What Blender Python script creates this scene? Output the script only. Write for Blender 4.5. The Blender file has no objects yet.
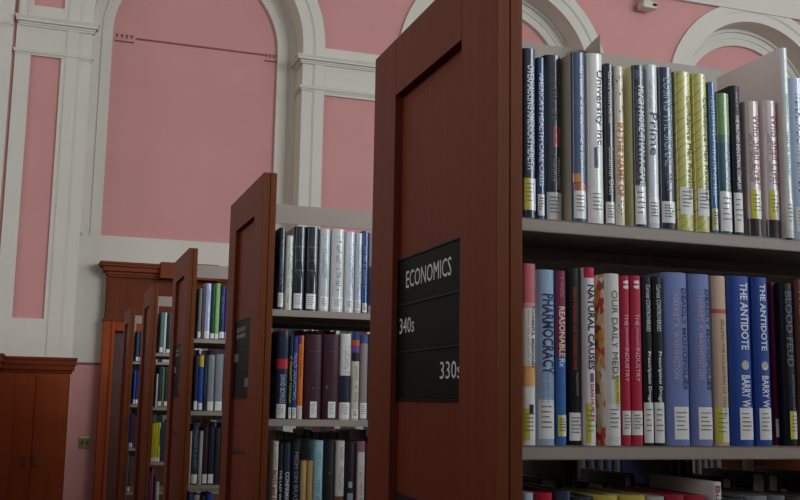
import bpy, bmesh, math, random
from mathutils import Vector, Matrix
random.seed(7)
C = bpy.context.scene.collection
PI = math.pi
# ---------------------------------------------------------------- camera
def make_camera():
    f, yaw, pit, rol = 1021.79, 0.330331, 0.146969, 0.016982
    fw = Vector((math.sin(yaw)*math.cos(pit), math.cos(yaw)*math.cos(pit), math.sin(pit)))
    r = Vector((math.cos(yaw), -math.sin(yaw), 0)); u = r.cross(fw)
    R = math.cos(rol)*r + math.sin(rol)*u; U = -math.sin(rol)*r + math.cos(rol)*u
    cd = bpy.data.cameras.new('camera'); cam = bpy.data.objects.new('camera', cd); C.objects.link(cam)
    cd.sensor_fit = 'HORIZONTAL'; cd.sensor_width = 36; cd.lens = f*36/800
    cd.clip_start = .05; cd.clip_end = 100
    M = Matrix((R, U, -fw)).transposed().to_4x4(); M.translation = Vector((-0.5503, 0, 1.5))
    cam.matrix_world = M
    bpy.context.scene.camera = cam
make_camera()
# ---------------------------------------------------------------- world, daylight, exposure
S = bpy.context.scene
S.view_settings.view_transform = 'Standard'; S.view_settings.look = 'None'
S.view_settings.gamma = 1; S.view_settings.exposure = 0.08
W = bpy.data.worlds.new('world'); S.world = W; W.use_nodes = True
W.node_tree.nodes['Background'].inputs[0].default_value = (.55, .7, 1, 1)
W.node_tree.nodes['Background'].inputs[1].default_value = .6
WIN_X = (-5.9, -2.6, .703, 4.007, 7.31, 10.6); WIN_Y = -7.0
def area(name, loc, rot, sx, sy, power, col):
    l = bpy.data.lights.new(name, 'AREA'); l.shape = 'RECTANGLE'; l.size = sx; l.size_y = sy
    l.energy = power; l.color = col
    o = bpy.data.objects.new(name, l); C.objects.link(o); o.location = loc; o.rotation_euler = rot
    return o
for x, pw in zip(WIN_X, (10, 10, 15, 20, 530, 530)):  # daylight through the tall windows behind the camera
    area('window_daylight', (x, WIN_Y+.12, 5.15), (PI/2, 0, 0), 2.8 if x > 7 else 1.7, 5.2, pw, (.84, .92, 1))
WIN_LEFT_Y = (-2.6, 1.5, 5.6)
for y in WIN_LEFT_Y:                             # fill from side-wall windows added to light the end panels and far wall
    area('window_daylight', (-7.88, y, 4.5), (PI/2, 0, -PI/2), 1.7, 4.0, 80, (.97, .97, 1))
    area('window_daylight', (12.88, y, 4.5), (PI/2, 0, PI/2), 1.7, 4.0, 40, (.85, .95, 1))
for x in (-2.5, 2.4, 7.3):                       # weak warm fill added under the ceiling, no luminaires built
    for y in (-3.4, 2.0, 7.0):
        area('ceiling_lamp_light', (x, y, 8.13), (0, 0, 0), 1.1, 1.1, 3, (1, .90, .78))
# ---------------------------------------------------------------- materials
def lin(h):
    if isinstance(h, str):
        v = [int(h[i:i+2], 16)/255 for i in (0, 2, 4)]
        return tuple(c/12.92 if c <= .04045 else ((c+.055)/1.055)**2.4 for c in v)
    return h
MATS = {}
def mat(col, rough=.5, coat=0.0, coat_r=.1, metal=0.0, spec=.5):
    k = (col, rough, coat, coat_r, metal, spec)
    if k in MATS: return MATS[k]
    m = bpy.data.materials.new('paint_'+str(len(MATS))); m.use_nodes = True
    b = m.node_tree.nodes['Principled BSDF']
    b.inputs['Base Color'].default_value = (*lin(col), 1)
    b.inputs['Roughness'].default_value = rough; b.inputs['Metallic'].default_value = metal
    b.inputs['Coat Weight'].default_value = coat; b.inputs['Coat Roughness'].default_value = coat_r
    b.inputs['Specular IOR Level'].default_value = spec
    MATS[k] = m
    return m
def noisy(name, c0, c1, scale, rough, bump=.0, coat=0.0, detail=4, spec=.5):
    m = bpy.data.materials.new(name); m.use_nodes = True; N = m.node_tree.nodes; K = m.node_tree.links
    b = N['Principled BSDF']; tc = N.new('ShaderNodeTexCoord'); mp = N.new('ShaderNodeMapping')
    mp.inputs['Scale'].default_value = scale
    no = N.new('ShaderNodeTexNoise'); no.inputs['Scale'].default_value = 1; no.inputs['Detail'].default_value = detail
    rp = N.new('ShaderNodeValToRGB')
    rp.color_ramp.elements[0].position = .3; rp.color_ramp.elements[1].position = .7
    rp.color_ramp.elements[0].color = (*lin(c0), 1); rp.color_ramp.elements[1].color = (*lin(c1), 1)
    K.new(tc.outputs['Object'], mp.inputs['Vector']); K.new(mp.outputs[0], no.inputs['Vector'])
    K.new(no.outputs[0], rp.inputs[0]); K.new(rp.outputs[0], b.inputs['Base Color'])
    b.inputs['Roughness'].default_value = rough; b.inputs['Coat Weight'].default_value = coat
    b.inputs['Coat Roughness'].default_value = .2; b.inputs['Specular IOR Level'].default_value = spec
    if bump:
        bp = N.new('ShaderNodeBump'); bp.inputs['Strength'].default_value = bump; bp.inputs['Distance'].default_value = .002
        K.new(no.outputs[0], bp.inputs['Height']); K.new(bp.outputs[0], b.inputs['Normal'])
    return m
def yellow_lines():
    m = bpy.data.materials.new('yellow_jacket_with_lines'); m.use_nodes = True; N = m.node_tree.nodes; K = m.node_tree.links
    b = N['Principled BSDF']; tc = N.new('ShaderNodeTexCoord'); mp = N.new('ShaderNodeMapping')
    mp.inputs['Rotation'].default_value = (0, .75, 0); mp.inputs['Scale'].default_value = (1, 0, 1)
    wv = N.new('ShaderNodeTexWave'); wv.bands_direction = 'Z'; wv.inputs['Scale'].default_value = 30
    wv.inputs['Distortion'].default_value = 4; wv.inputs['Detail'].default_value = 3; wv.inputs['Detail Scale'].default_value = 1.5
    rp = N.new('ShaderNodeValToRGB'); e = rp.color_ramp.elements
    e[0].position = .0; e[0].color = (*lin('77722f'), 1); e[1].position = .045; e[1].color = (*lin('c9c262'), 1)
    K.new(tc.outputs['Object'], mp.inputs[0]); K.new(mp.outputs[0], wv.inputs[0]); K.new(wv.outputs['Fac'], rp.inputs[0])
    K.new(rp.outputs[0], b.inputs['Base Color']); b.inputs['Roughness'].default_value = .3
    b.inputs['Coat Weight'].default_value = .6; b.inputs['Coat Roughness'].default_value = .15
    return m
def pills():
    m = bpy.data.materials.new('photo_of_pills'); m.use_nodes = True; N = m.node_tree.nodes; K = m.node_tree.links
    b = N['Principled BSDF']; tc = N.new('ShaderNodeTexCoord'); vo = N.new('ShaderNodeTexVoronoi'); vo.inputs['Scale'].default_value = 85
    rp = N.new('ShaderNodeValToRGB'); rp.color_ramp.interpolation = 'CONSTANT'; e = rp.color_ramp.elements
    e[0].color = (*lin('e09a4c'), 1); e[1].position = .3; e[1].color = (*lin('e8d0a0'), 1)
    for p, c in ((.45, 'c8484a'), (.6, 'e6e0d4'), (.75, '4c6450'), (.85, 'e8b45c')):
        q = e.new(p); q.color = (*lin(c), 1)
    sp = N.new('ShaderNodeSeparateColor')
    K.new(tc.outputs['Object'], vo.inputs['Vector']); K.new(vo.outputs['Color'], sp.inputs[0])
    K.new(sp.outputs[0], rp.inputs[0]); K.new(rp.outputs[0], b.inputs['Base Color']); b.inputs['Roughness'].default_value = .35
    return m
WOOD = noisy('cherry_wood', '652a18', '72311c', (60, 60, 2.2), .55, .12, .0, 4, .2)
WOOD_EDGE = noisy('cherry_wood_edge', '653216', '743c1c', (70, 70, 2.2), .55, .1, 0, 4, .15)
WOOD_CASE = noisy('cherry_casing_wood', '8c3c1b', '994620', (30, 30, 1.8), .55, .08, 0, 4, .12)
WOOD_DARK = noisy('dark_door_wood', '4a2418', '5a2c1c', (30, 30, 1.8), .45, .08, .1)
PINK = noisy('pink_wall_paint', 'ca908c', 'ce9490', (2, 2, 2), .75, 0, 0, 3, .25)
WHITE = noisy('white_plaster', 'd0c9bd', 'd4cdc1', (2, 2, 2), .65, 0, 0, 3, .25)
CARPET = noisy('carpet', '1e1a19', '2a2422', (260, 260, 260), .95, .2, 0, 4, .1)
CEIL = mat('d8d3c8', .8)
SHELF = mat('a4968b', .5, 0, .3, 0, .3)
PAGES = noisy('paper_edges', 'b8b0a0', 'c8c0b0', (900, 2, 6), .8, 0, 0, 2, .2)
BLACK = mat('15161a', .4, .2, .2)
SHADOW_LINE_RED = mat('8a4a4c', .7)  # colour of the painted shadow line in the niche
YEL = yellow_lines(); PILLS = pills()
# ---------------------------------------------------------------- helpers
class MB:
    def __init__(s): s.v = []; s.f = []; s.mi = []
    def quad(s, a, b, c, d, mi=0):
        n = len(s.v); s.v += [a, b, c, d]; s.f.append((n, n+1, n+2, n+3)); s.mi.append(mi); return s
    def box(s, x0, x1, y0, y1, z0, z1, mi=0):
        n = len(s.v)
        s.v += [(x, y, z) for z in (z0, z1) for y in (y0, y1) for x in (x0, x1)]
        for f in ((0, 2, 3, 1), (4, 5, 7, 6), (0, 1, 5, 4), (2, 6, 7, 3), (0, 4, 6, 2), (1, 3, 7, 5)):
            s.f.append(tuple(n+i for i in f)); s.mi.append(mi)
        return s
    def prism(s, pts, axis, a, b, mi=0):
        """closed outline pts (2D) extruded along axis from a to b"""
        def P(p, t): return {'x': (t, p[0], p[1]), 'y': (p[0], t, p[1]), 'z': (p[0], p[1], t)}[axis]
        n = len(s.v); k = len(pts)
        s.v += [P(p, a) for p in pts] + [P(p, b) for p in pts]
        for i in range(k):
            j = (i+1) % k; s.f.append((n+i, n+j, n+k+j, n+k+i)); s.mi.append(mi)
        s.f.append(tuple(n+i for i in range(k))[::-1]); s.f.append(tuple(n+k+i for i in range(k))); s.mi += [mi, mi]
        return s
    def tube(s, path, r, n=10, mi=0):
        base = len(s.v); P = [Vector(p) for p in path]
        for i, p in enumerate(P):
            d = (P[min(i+1, len(P)-1)]-P[max(i-1, 0)]).normalized()
            u = d.cross(Vector((.3, .2, .9))).normalized(); w = d.cross(u)
            for k in range(n):
                a = 2*PI*k/n; s.v.append(tuple(p+r*(math.cos(a)*u+math.sin(a)*w)))
        for i in range(len(P)-1):
            for k in range(n):
                q = (k+1) % n
                s.f.append((base+i*n+k, base+i*n+q, base+i*n+n+q, base+i*n+n+k)); s.mi.append(mi)
        s.f.append(tuple(base+k for k in range(n))); s.f.append(tuple(base+(len(P)-1)*n+k for k in range(n))); s.mi += [mi, mi]
        return s
    def build(s, name, mats, parent=None, smooth=None, bevel=0):
        me = bpy.data.meshes.new(name); me.from_pydata(s.v, [], s.f)
        for m in (mats if isinstance(mats, (list, tuple)) else [mats]): me.materials.append(m)
        for p, i in zip(me.polygons, s.mi): p.material_index = i
        bm = bmesh.new(); bm.from_mesh(me)
        if bevel or smooth: bmesh.ops.remove_doubles(bm, verts=bm.verts, dist=1e-6)
        bmesh.ops.recalc_face_normals(bm, faces=bm.faces)
        if bevel: bmesh.ops.bevel(bm, geom=list(bm.edges), offset=bevel, segments=2, affect='EDGES', profile=.6)
        if smooth:
            for e in bm.edges:
                e.smooth = not (len(e.link_faces) == 2 and e.calc_face_angle(0) > smooth)
            for f in bm.faces: f.smooth = True
        bm.to_mesh(me); bm.free()
        o = bpy.data.objects.new(name, me); C.objects.link(o)
        if parent: o.parent = parent
        return o
def tag(o, label=None, cat=None, group=None, kind=None):
    for k, v in (('label', label), ('category', cat), ('group', group), ('kind', kind)):
        if v: o[k] = v
    return o
def empty(name, loc=(0, 0, 0), rz=0):
    o = bpy.data.objects.new(name, None); C.objects.link(o); o.location = loc; o.rotation_euler = (0, 0, rz); o.empty_display_size = .05
    return o
def struct(o): o['kind'] = 'structure'; return o
def copy_tree(o, parent=None):
    c = o.copy(); C.objects.link(c)
    if parent: c.parent = parent
    for ch in list(o.children): copy_tree(ch, c)
    return c
TXT = {}
def text_mesh(t, bold=0):
    """letters in a unit box: list of 2-D points and faces"""
    k = (t, bold)
    if k in TXT: return TXT[k]
    cu = bpy.data.curves.new('t', 'FONT'); cu.body = t; cu.size = 1; cu.resolution_u = 2
    cu.offset = .02 if bold else 0
    o = bpy.data.objects.new('t', cu); C.objects.link(o)
    bpy.context.view_layer.update()
    me = bpy.data.meshes.new_from_object(o.evaluated_get(bpy.context.evaluated_depsgraph_get()))
    V = [(v.co.x, v.co.y) for v in me.vertices]; Fc = [tuple(p.vertices) for p in me.polygons]
    bpy.data.objects.remove(o); bpy.data.curves.remove(cu); bpy.data.meshes.remove(me)
    bm = bmesh.new(); vs = [bm.verts.new((x, y, 0)) for x, y in V]
    for f in Fc:
        try: bm.faces.new([vs[q] for q in f])
        except ValueError: pass
    lo, hi = min(v[1] for v in V), max(v[1] for v in V)
    for q in range(1, 8):
        bmesh.ops.bisect_plane(bm, geom=list(bm.verts)+list(bm.edges)+list(bm.faces), plane_co=(0, lo+(hi-lo)*q/8, 0), plane_no=(0, 1, 0), dist=1e-5)
    bm.verts.index_update(); V = [(v.co.x, v.co.y) for v in bm.verts]; Fc = [tuple(v.index for v in f.verts) for f in bm.faces]; bm.free()
    xs = [v[0] for v in V]; ys = [v[1] for v in V]
    x0, x1, y0, y1 = min(xs), max(xs), min(ys), max(ys)
    TXT[k] = ([((x-x0)/(x1-x0), (y-y0)/(y1-y0)) for x, y in V], Fc)
    return TXT[k]
# ---------------------------------------------------------------- room shell
Y0, YN, YP = 9.8, 10.1, 10.15                    # pier face, niche face, niche panel
CX = (.703, 4.007, 7.31); RI, RG, RO, RP, ZS = 1.028, 1.138, 1.255, .83, 5.08
ZC = 8.2
struct(MB().box(-8, 13, -7, 10.6, -.1, 0).build('floor', CARPET))
struct(MB().box(-8, 13, -7, 10.6, ZC, ZC+.1).build('ceiling', CEIL))
for nm, xa, xb in (('wall_left', -8.2, -8), ('wall_right', 13, 13.2)):
    m = MB(); ys = [-7]
    for y in WIN_LEFT_Y: ys += [y-.95, y+.95]
    ys.append(10.6)
    for i in range(0, len(ys), 2): m.box(xa, xb, ys[i], ys[i+1], 0, ZC)
    for y in WIN_LEFT_Y: m.box(xa, xb, y-.95, y+.95, 0, 2.4); m.box(xa, xb, y-.95, y+.95, 6.6, ZC)
    struct(m.build(nm, WHITE))
m = MB()                                           # wall behind the camera with its window openings
xs = [-8]
HW = lambda x: 1.5 if x > 7 else .95
for x in WIN_X: xs += [x-HW(x), x+HW(x)]
xs.append(13)
for i in range(0, len(xs), 2): m.box(xs[i], xs[i+1], WIN_Y-.2, WIN_Y, 0, ZC)
for x in WIN_X: m.box(x-HW(x), x+HW(x), WIN_Y-.2, WIN_Y, 0, 2.4); m.box(x-HW(x), x+HW(x), WIN_Y-.2, WIN_Y, 7.9, ZC)
struct(m.build('wall_near', WHITE))
PANE = mat('a8c4e0', .05, 0, .1, 0, .5)
for i, x in enumerate(WIN_X):
    a = HW(x)
    f = MB().box(x-a, x-a+.07, WIN_Y-.14, WIN_Y-.06, 2.4, 7.9).box(x+a-.07, x+a, WIN_Y-.14, WIN_Y-.06, 2.4, 7.9)
    f.box(x-a+.07, x+a-.07, WIN_Y-.14, WIN_Y-.06, 2.4, 2.48).box(x-a+.07, x+a-.07, WIN_Y-.14, WIN_Y-.06, 7.82, 7.9)
    f.box(x-.02, x+.02, WIN_Y-.13, WIN_Y-.07, 2.48, 7.82)
    for z in (3.3, 4.1, 4.9, 5.7, 6.5, 7.2): f.box(x-a+.07, x+a-.07, WIN_Y-.13, WIN_Y-.07, z-.02, z+.02)
    w = struct(f.build('window_%d' % (i+1), WHITE))
    MB().box(x-a+.07, x+a-.07, WIN_Y-.102, WIN_Y-.098, 2.48, 7.82).build('pane', PANE, w)
wn = len(WIN_X)
for xw in (-8.1, 13.1):  # frames of the added side-wall windows
    for y in WIN_LEFT_Y:
        f = MB(); wn += 1
        for a, b_ in ((y-.95, y-.88), (y+.88, y+.95), (y-.02, y+.02)): f.box(xw-.04, xw+.04, a, b_, 2.4, 6.6)
        for z in (2.44, 3.3, 4.1, 4.9, 5.7, 6.56): f.box(xw-.035, xw+.035, y-.88, y+.88, z-.03, z+.03)
        w = struct(f.build('window_%d' % wn, WHITE))
        MB().box(xw-.002, xw+.002, y-.88, y+.88, 2.47, 6.53).build('pane', PANE, w)
# far wall: pink slab behind, piers and spandrels in front of it
def arc(c, r, n=40, z=ZS): return [(c+r*math.cos(PI-PI*i/n), z+r*math.sin(PI*i/n)) for i in range(n+1)]
def arch_band(m, c, r0, r1, ya, yb, zb, n=40):
    """upside-down U between two radii, from height zb up, y from ya (front) to yb"""
    A = [(c-r0, zb)] + arc(c, r0, n) + [(c+r0, zb)]; B = [(c-r1, zb)] + arc(c, r1, n) + [(c+r1, zb)]
    for i in range(len(A)-1):
        a, b, p, q = A[i], A[i+1], B[i], B[i+1]
        m.quad((a[0], ya, a[1]), (b[0], ya, b[1]), (q[0], ya, q[1]), (p[0], ya, p[1]))
        m.quad((a[0], ya, a[1]), (b[0], ya, b[1]), (b[0], yb, b[1]), (a[0], yb, a[1]))
        m.quad((p[0], ya, p[1]), (q[0], ya, q[1]), (q[0], yb, q[1]), (p[0], yb, p[1]))
m = MB().box(-8, 13, YP, 10.6, 0, ZC)
yf = Y0+.025; rm = 1.13
edges = [-8]
for c in CX: edges += [c-rm, c+rm]
edges.append(13)
for i in range(0, len(edges), 2): m.box(edges[i], edges[i+1], yf, YP, 0, ZC)
for c in CX:
    A = arc(c, rm)
    for a, b in zip(A[:-1], A[1:]): m.quad((a[0], yf, a[1]), (b[0], yf, b[1]), (b[0], yf, ZC), (a[0], yf, ZC))
struct(m.build('wall_far', PINK))
tn = 0
def trim(mb, material=WHITE, smooth=None):
    global tn; tn += 1
    return struct(mb.build('trim_%d' % tn, material, smooth=smooth))
for c in CX:                                       # moulded arch surrounds: two fasciae on the face, one set back in the niche
    m = MB(); arch_band(m, c, RI, RG, Y0, YN+.02, 0); arch_band(m, c, RG, RG+.012, Y0-.006, Y0+.04, 0); arch_band(m, c, RG+.012, RO, Y0-.014, yf+.02, 0)
    trim(m, smooth=.5)
    m = MB(); arch_band(m, c, RP, RI+.06, YN, YP+.01, 3.03); arch_band(m, c, RP+.085, RP+.1, YN-.012, YN+.01, 3.03); arch_band(m, c, RI-.035, RI+.01, YN-.03, YN+.01, 3.03)
    m.box(c-RI-.03, c+RI+.03, YN, YP+.01, 1.81, 3.03)
    trim(m, smooth=.5)
def cornice(m, x0, x1, z0, z1, yface, proj, back=.28):
    """stepped cap moulding with mitred returns at both ends"""
    h = z1-z0
    for a, b, p in ((0, .2, .3), (.2, .42, .45), (.42, .72, .85), (.72, .86, .92), (.86, 1, 1)):
        m.box(x0-proj*p, x1+proj*p, yface-proj*p, yface+back, z0+h*a, z0+h*b)
    return m
for a, b in ((CX[0]+RI, CX[1]-RI), (CX[1]+RI, CX[2]-RI), (CX[2]+RI, CX[2]+RI+1.2)):
    m = MB().box(a+.23, b-.23, Y0-.004, yf+.02, 4.578, 5.075)
    cornice(m, a, b, 4.885, 4.965, Y0, .075); cornice(m, a, b, 4.602, 4.652, Y0, .035)
    trim(m)
m = MB()                                           # white pier left of the first arch, framing two pink panels
m.box(-1.0, -.862, Y0-.004, yf+.02, 0, ZC).box(-.592, -.52, Y0-.004, yf+.02, 0, ZC)
m.box(-.862, -.592, Y0-.004, yf+.02, 0, 2.183).box(-.862, -.592, Y0-.004, yf+.02, 4.638, 5.125).box(-.862, -.592, Y0-.004, yf+.02, 5.9, ZC)
m.box(-.52, CX[0]-RO*.72, Y0-.002, yf+.02, 5.9, ZC)
cornice(m, -.96, -.325, 4.91, 5.005, Y0, .06, .04); cornice(m, -.995, -.325, 4.637, 4.687, Y0, .025, .03)
m.box(-.985, -.93, Y0-.05, Y0+.02, 5.005, ZC)
trim(m)
A = [p for p in arc(CX[0], RO-.01) if p[0] < CX[0]-.35]
m = MB()
for p, q in zip(A[:-1], A[1:]): m.quad((-.55, Y0-.003, p[1]), (p[0], Y0-.003, p[1]), (q[0], Y0-.003, q[1]), (-.55, Y0-.003, q[1]))
trim(m)
m = MB().box(-8, -1.03, Y0-.004, yf+.02, 0, ZC)
cornice(m, -8, -1.06, 4.88, 4.94, Y0, .03); trim(m)
m = MB().box(-.2, 13, Y0-.03, yf+.02, 6.225, ZC).box(-.2, 13, Y0-.09, Y0, 6.56, 6.62)
trim(m)
m = MB().box(-.33, 1.74, YN-.006, YN+.02, 1.79, 1.812); trim(m, mat('7a3c36', .5))
m = MB().box(-.33, 1.74, YN-.002, YP, 0, 1.79); struct(m.build('wall_wainscot', PINK))
m = MB()                                           # dark red strips painting a line of shadow, dentil ends, across the first niche
pw = YP-.012
m.box(.1, 1.4, pw, YP+.01, 5.035, 5.05)
for x0, x1, zz in ((-.105, .085, 5.0), (1.40, 1.56, 4.985)):
    m.box(x0, x1, pw, YP+.01, zz-.008, zz+.004)
    k = 4
    for i in range(k):
        cx = x0+(i+.5)*(x1-x0)/k
        m.prism([(cx-.012, zz+.07), (cx+.012, zz+.07), (cx, zz+.03)], 'y', pw, YP+.01)
trim(m, SHADOW_LINE_RED)
# panelled door in its wooden surround
d = struct(empty('door_1', (.703, YN, 0)))
L0 = -.835
m = MB()
for sx in (-1, 1):
    a, b = sorted((sx*.762, sx*.656)); m.box(a, b, -.14, 0, 0, 2.2)
    a, b = sorted((sx*.685, sx*.656)); m.box(a, b, -.155, 0, 0, 2.2)
m.box(-.656, .656, -.14, 0, 2.11, 2.2)
m.build('casing', WOOD_CASE, d, bevel=.004)
m = MB().box(-.75, .75, -.12, 0, 2.2, 2.62).box(-.772, .772, -.15, 0, 2.2, 2.225)
for a, b in ((-.75, -.63), (.63, .75)): m.box(a, b, -.128, 0, 2.225, 2.62)
m.build('frieze', noisy('frieze_wood', '622d18', '6d341c', (30, 30, 1.8), .55, .08, 0, 4, .12), d, bevel=.003)
m = MB()
for a, b, p in ((2.62, 2.64, .15), (2.64, 2.67, .165), (2.67, 2.715, .2), (2.715, 2.735, .225), (2.735, 2.755, .235)): m.box(-.596-p, .596+p, -p, 0, a, b)
m.box(-.275, .275, -.25, 0, 2.62, 2.775)
m.build('crown', noisy('door_crown_wood', '74371d', '7e3f22', (2, 30, 30), .55, .08, 0, 4, .12), d, bevel=.004)
for sx in (-1, 1):
    a, b = sorted((sx*.656, sx*.003))
    lf = MB().box(a, b, -.04, 0, .01, .95).box(a, a+.1, -.04, 0, .95, 2.0).box(b-.1, b, -.04, 0, .95, 2.0).box(a, b, -.04, 0, 2.0, 2.105).box(a+.12, b-.12, -.05, -.04, .15, .85).build('door_leaf', WOOD_DARK, d, bevel=.003)
    MB().box(a+.1, b-.1, -.022, -.016, .95, 2.0).build('pane', mat('241c1c', .08), lf)
    MB().box(sx*.06-.012, sx*.06+.012, -.075, -.04, .98, 1.12).build('handle', mat('8a7440', .3, 0, .1, 1), lf)
# ---------------------------------------------------------------- cupboard
cb = tag(empty('cupboard', (-.337, 9.4, 0)), 'reddish brown built-in wooden cupboard with moulded top standing at the left edge', 'cupboard')
m = MB().box(-.85, 0, .0, .39, 0, 1.69).box(-1.6, -.58, -.6, 0.0, 0, 1.69)
m.build('body', WOOD_CASE, cb, bevel=.003)
m = MB()
for a, b, p in ((1.69, 1.715, .012), (1.715, 1.76, .03), (1.76, 1.8, .042), (1.8, 1.826, .05)):
    m.box(-.85, p, -p, .39, a, b).box(-1.6, -.58+p, -.6-p, 0, a, b)
m.build('crown', noisy('cupboard_crown_wood', '6e2c16', '7c351a', (2, 30, 30), .55, .08, 0, 4, .12), cb, bevel=.004)
for a, b, hx in ((-.575, -.283, -.325), (-.277, -.012, -.24)):
    dr = MB().box(a, b, -.02, 0, .06, 1.67).build('door', WOOD_CASE, cb, bevel=.002)
    MB().box(hx-.02, hx+.02, -.03, -.02, .9, 1.0).build('pull', mat('6c3a22', .35), dr, bevel=.003)
# wall switch
sw = tag(empty('wall_switch', (-.16, YN-.002, 1.07)), 'small brass wall switch plate on the pink wall between cupboard and door surround', 'switch')
MB().box(-.05, .05, -.012, 0, -.055, .055).build('plate', mat('8c8050', .35, 0, .1, .4), sw, bevel=.003)
for x in (-.022, .022): MB().box(x-.01, x+.01, -.02, -.012, -.02, .02).build('toggle', mat('4a4430', .4), sw, bevel=.002)
MB().box(-.045, .045, -.016, -.012, .042, .054).build('top_edge', mat('d8d08c', .4), sw)  # paler strip paints the highlight along the top of the plate
# camera on the spandrel between two arches
sc = tag(empty('security_camera', (5.73, yf, 6.04)), 'small white camera on a brass bracket high on the pink wall between two arches', 'camera')
MB().box(-.09, .09, -.2, -.06, -.04, .035).box(-.07, .05, -.19, -.05, .035, .055).build('housing', mat('d0cbb8', .4), sc, bevel=.015)
MB().prism([(.055+.03*math.cos(t*PI/8), -.0+.018*math.sin(t*PI/8)) for t in range(16)], 'y', -.206, -.19).build('lens', mat('1a1414', .15), sc)
MB().tube([(-.07, 0, .16), (-.07, -.1, .16), (-.07, -.12, .13), (-.07, -.12, .03)], .012).build('bracket', mat('c8a858', .3, 0, .1, .8), sc, smooth=.6)
MB().box(-.04, .005, -.16, -.08, .05, .13).build('junction_block', mat('d8cfae', .4), sc, bevel=.006)
MB().tube([(-.02, -.02, .16), (.02, -.1, .15), (.07, -.12, .1), (.09, -.12, .02)], .006).build('cable', mat('5c2426', .5), sc, smooth=.6)
# ---------------------------------------------------------------- bookcases
A0, WD, PITCH, TOP, TH, YS, Z1 = 1.2142, .5512, 1.58476, 2.1346, .0378, 1.2368, 1.75
LEN = 1.87
def shelf_z(s): return Z1-.305*(s-1)
def make_bookcase():
    """origin on the floor at the near outer corner of the end panel; runs along +x, depth along +y"""
    r = empty('bookcase', (0, A0, 0))
    for x0 in (0, LEN-TH):
        lo = x0 == 0
        ox, ix = (x0, x0+.0178) if lo else (x0+TH-.0178, x0+TH)     # outer layer
        core = (x0+.0196, x0+TH) if lo else (x0, x0+TH-.0196)
        ep = MB().box(core[0], core[1], 0, WD, .0, TOP).box(x0+.0178-.0004 if lo else x0+TH-.0196, x0+.0196 if lo else x0+TH-.0174, .006, WD-.006, .02, TOP-.004).build('end_panel', WOOD_EDGE, r, bevel=.0015)
        MB().box(ox, ix, 0, .127, 0, TOP).build('stile', WOOD, ep, bevel=.0012)
        MB().box(ox, ix, .430, WD, 0, TOP).build('stile', WOOD, ep, bevel=.0012)
        MB().box(ox, ix, .1284, .4286, 2.03, TOP).build('rail', WOOD, ep, bevel=.0012)
        MB().box(ox, ix, .1272, .4298, 0, .16).build('rail', WOOD, ep, bevel=.0012)
        MB().box(*((ox+.0145, ix) if lo else (ox, ix-.0145)), .1271, .4299, .16, 2.03).build('panel_board', WOOD, ep)
        e0 = (ox+.0006, ix-.0002)
        MB().box(e0[0], e0[1], -.0012, .0, 0.001, TOP-.001).build('edge_strip', WOOD_EDGE, ep)
        if lo: MB().prism([(.22, 1.341), (.428, 1.334), (.428, 1.352), (.22, 1.346)], 'x', ox+.011, ox+.0147).build('slot', BLACK, ep)
    xa, xb = TH+.001, LEN-TH-.001
    yf0, ym0, ym1, yb1 = YS-A0, .2625, .2885, WD-(YS-A0)
    for s in range(1, 7):
        z = shelf_z(s)
        for (ya, yb, lip) in ((yf0, ym0, yf0), (ym1, yb1, yb1)):
            m = MB().box(xa, xb, ya, yb, z-.002, z)
            if lip == ya: m.box(xa, xb, ya, ya+.0018, z-.0185, z).box(xa, xb, ya, ya+.012, z-.0185, z-.017).box(xa, xb, yb-.0018, yb, z-.0185, z)
            else: m.box(xa, xb, yb-.0018, yb, z-.0185, z).box(xa, xb, ya, ya+.0018, z-.0185, z)
            m.build('shelf', SHELF, r)
            for x in (xa, LEN/2-.001):                              # end brackets of each shelf
                m = MB().prism([(ya+.004, z-.015), (yb-.004, z-.015), (yb-.004, z+.12), (ya+.06, z+.12), (ya+.004, z+.03)] if lip == ya else
                               [(ya+.004, z-.015), (yb-.004, z-.015), (yb-.004, z+.03), (yb-.06, z+.12), (ya+.004, z+.12)], 'x', x, x+.0016)
                m.build('bracket', SHELF, r)
    MB().box(xa, xb, .2725, .2785, 2.04, 2.099).build('top_strip', SHELF, r)
    for x in (xa, LEN/2-.015, xb-.03): MB().box(x, x+.03, .2635, .2875, 0, 2.04).build('upright', SHELF, r)
    MB().box(xa, xb, yf0+.02, yb1-.02, 0, .1).build('plinth', WOOD, r)
    return r
BCL = ('nearest cherry wood double-sided bookcase, its end panel filling the middle of the photograph',
       'second cherry wood bookcase back, partly hidden by the nearest end panel',
       'third cherry wood bookcase back, showing books on its shelves as a narrow strip',
       'fourth cherry wood bookcase back, holding the yellow volumes',
       'fifth and farthest cherry wood bookcase, directly before the wooden door surround')
proto = make_bookcase(); cases = [proto]
for k in range(1, 5): cases.append(copy_tree(proto)); cases[k].location.y = A0+k*PITCH
row0 = copy_tree(proto); row0.location = (0, A0-PITCH, 0)  # unseen row, added to keep window light off the lower shelves
MB().box(TH, LEN-TH, .279, .285, .1, 2.1).build('back_board', WOOD, row0)  # added board, stops light passing through the empty shelves
tag(row0, 'cherry wood bookcase across the aisle from the nearest one, outside the photograph', 'bookcase')
for k in range(-4, 4):                            # unseen facing bank, added to darken the lower end panels
    bk = copy_tree(row0); bk.location = (-1.6, A0+k*PITCH+WD, 0); bk.rotation_euler = (0, 0, PI)
    tag(bk, 'cherry wood bookcase of the facing bank across the aisle, outside the photograph', 'bookcase', 'bookcases across the central aisle')
for c, l in zip(cases, BCL): tag(c, l, 'bookcase', 'cherry wood bookcases')
for x, (y0, y1) in ((.29, (.226, .2745)),):
    MB().prism([(y0, 2.03), (y1, 2.03), (y1, 2.103), (y0, 2.112)], 'x', x, x+.0015).build('divider', SHELF, proto)
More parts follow.
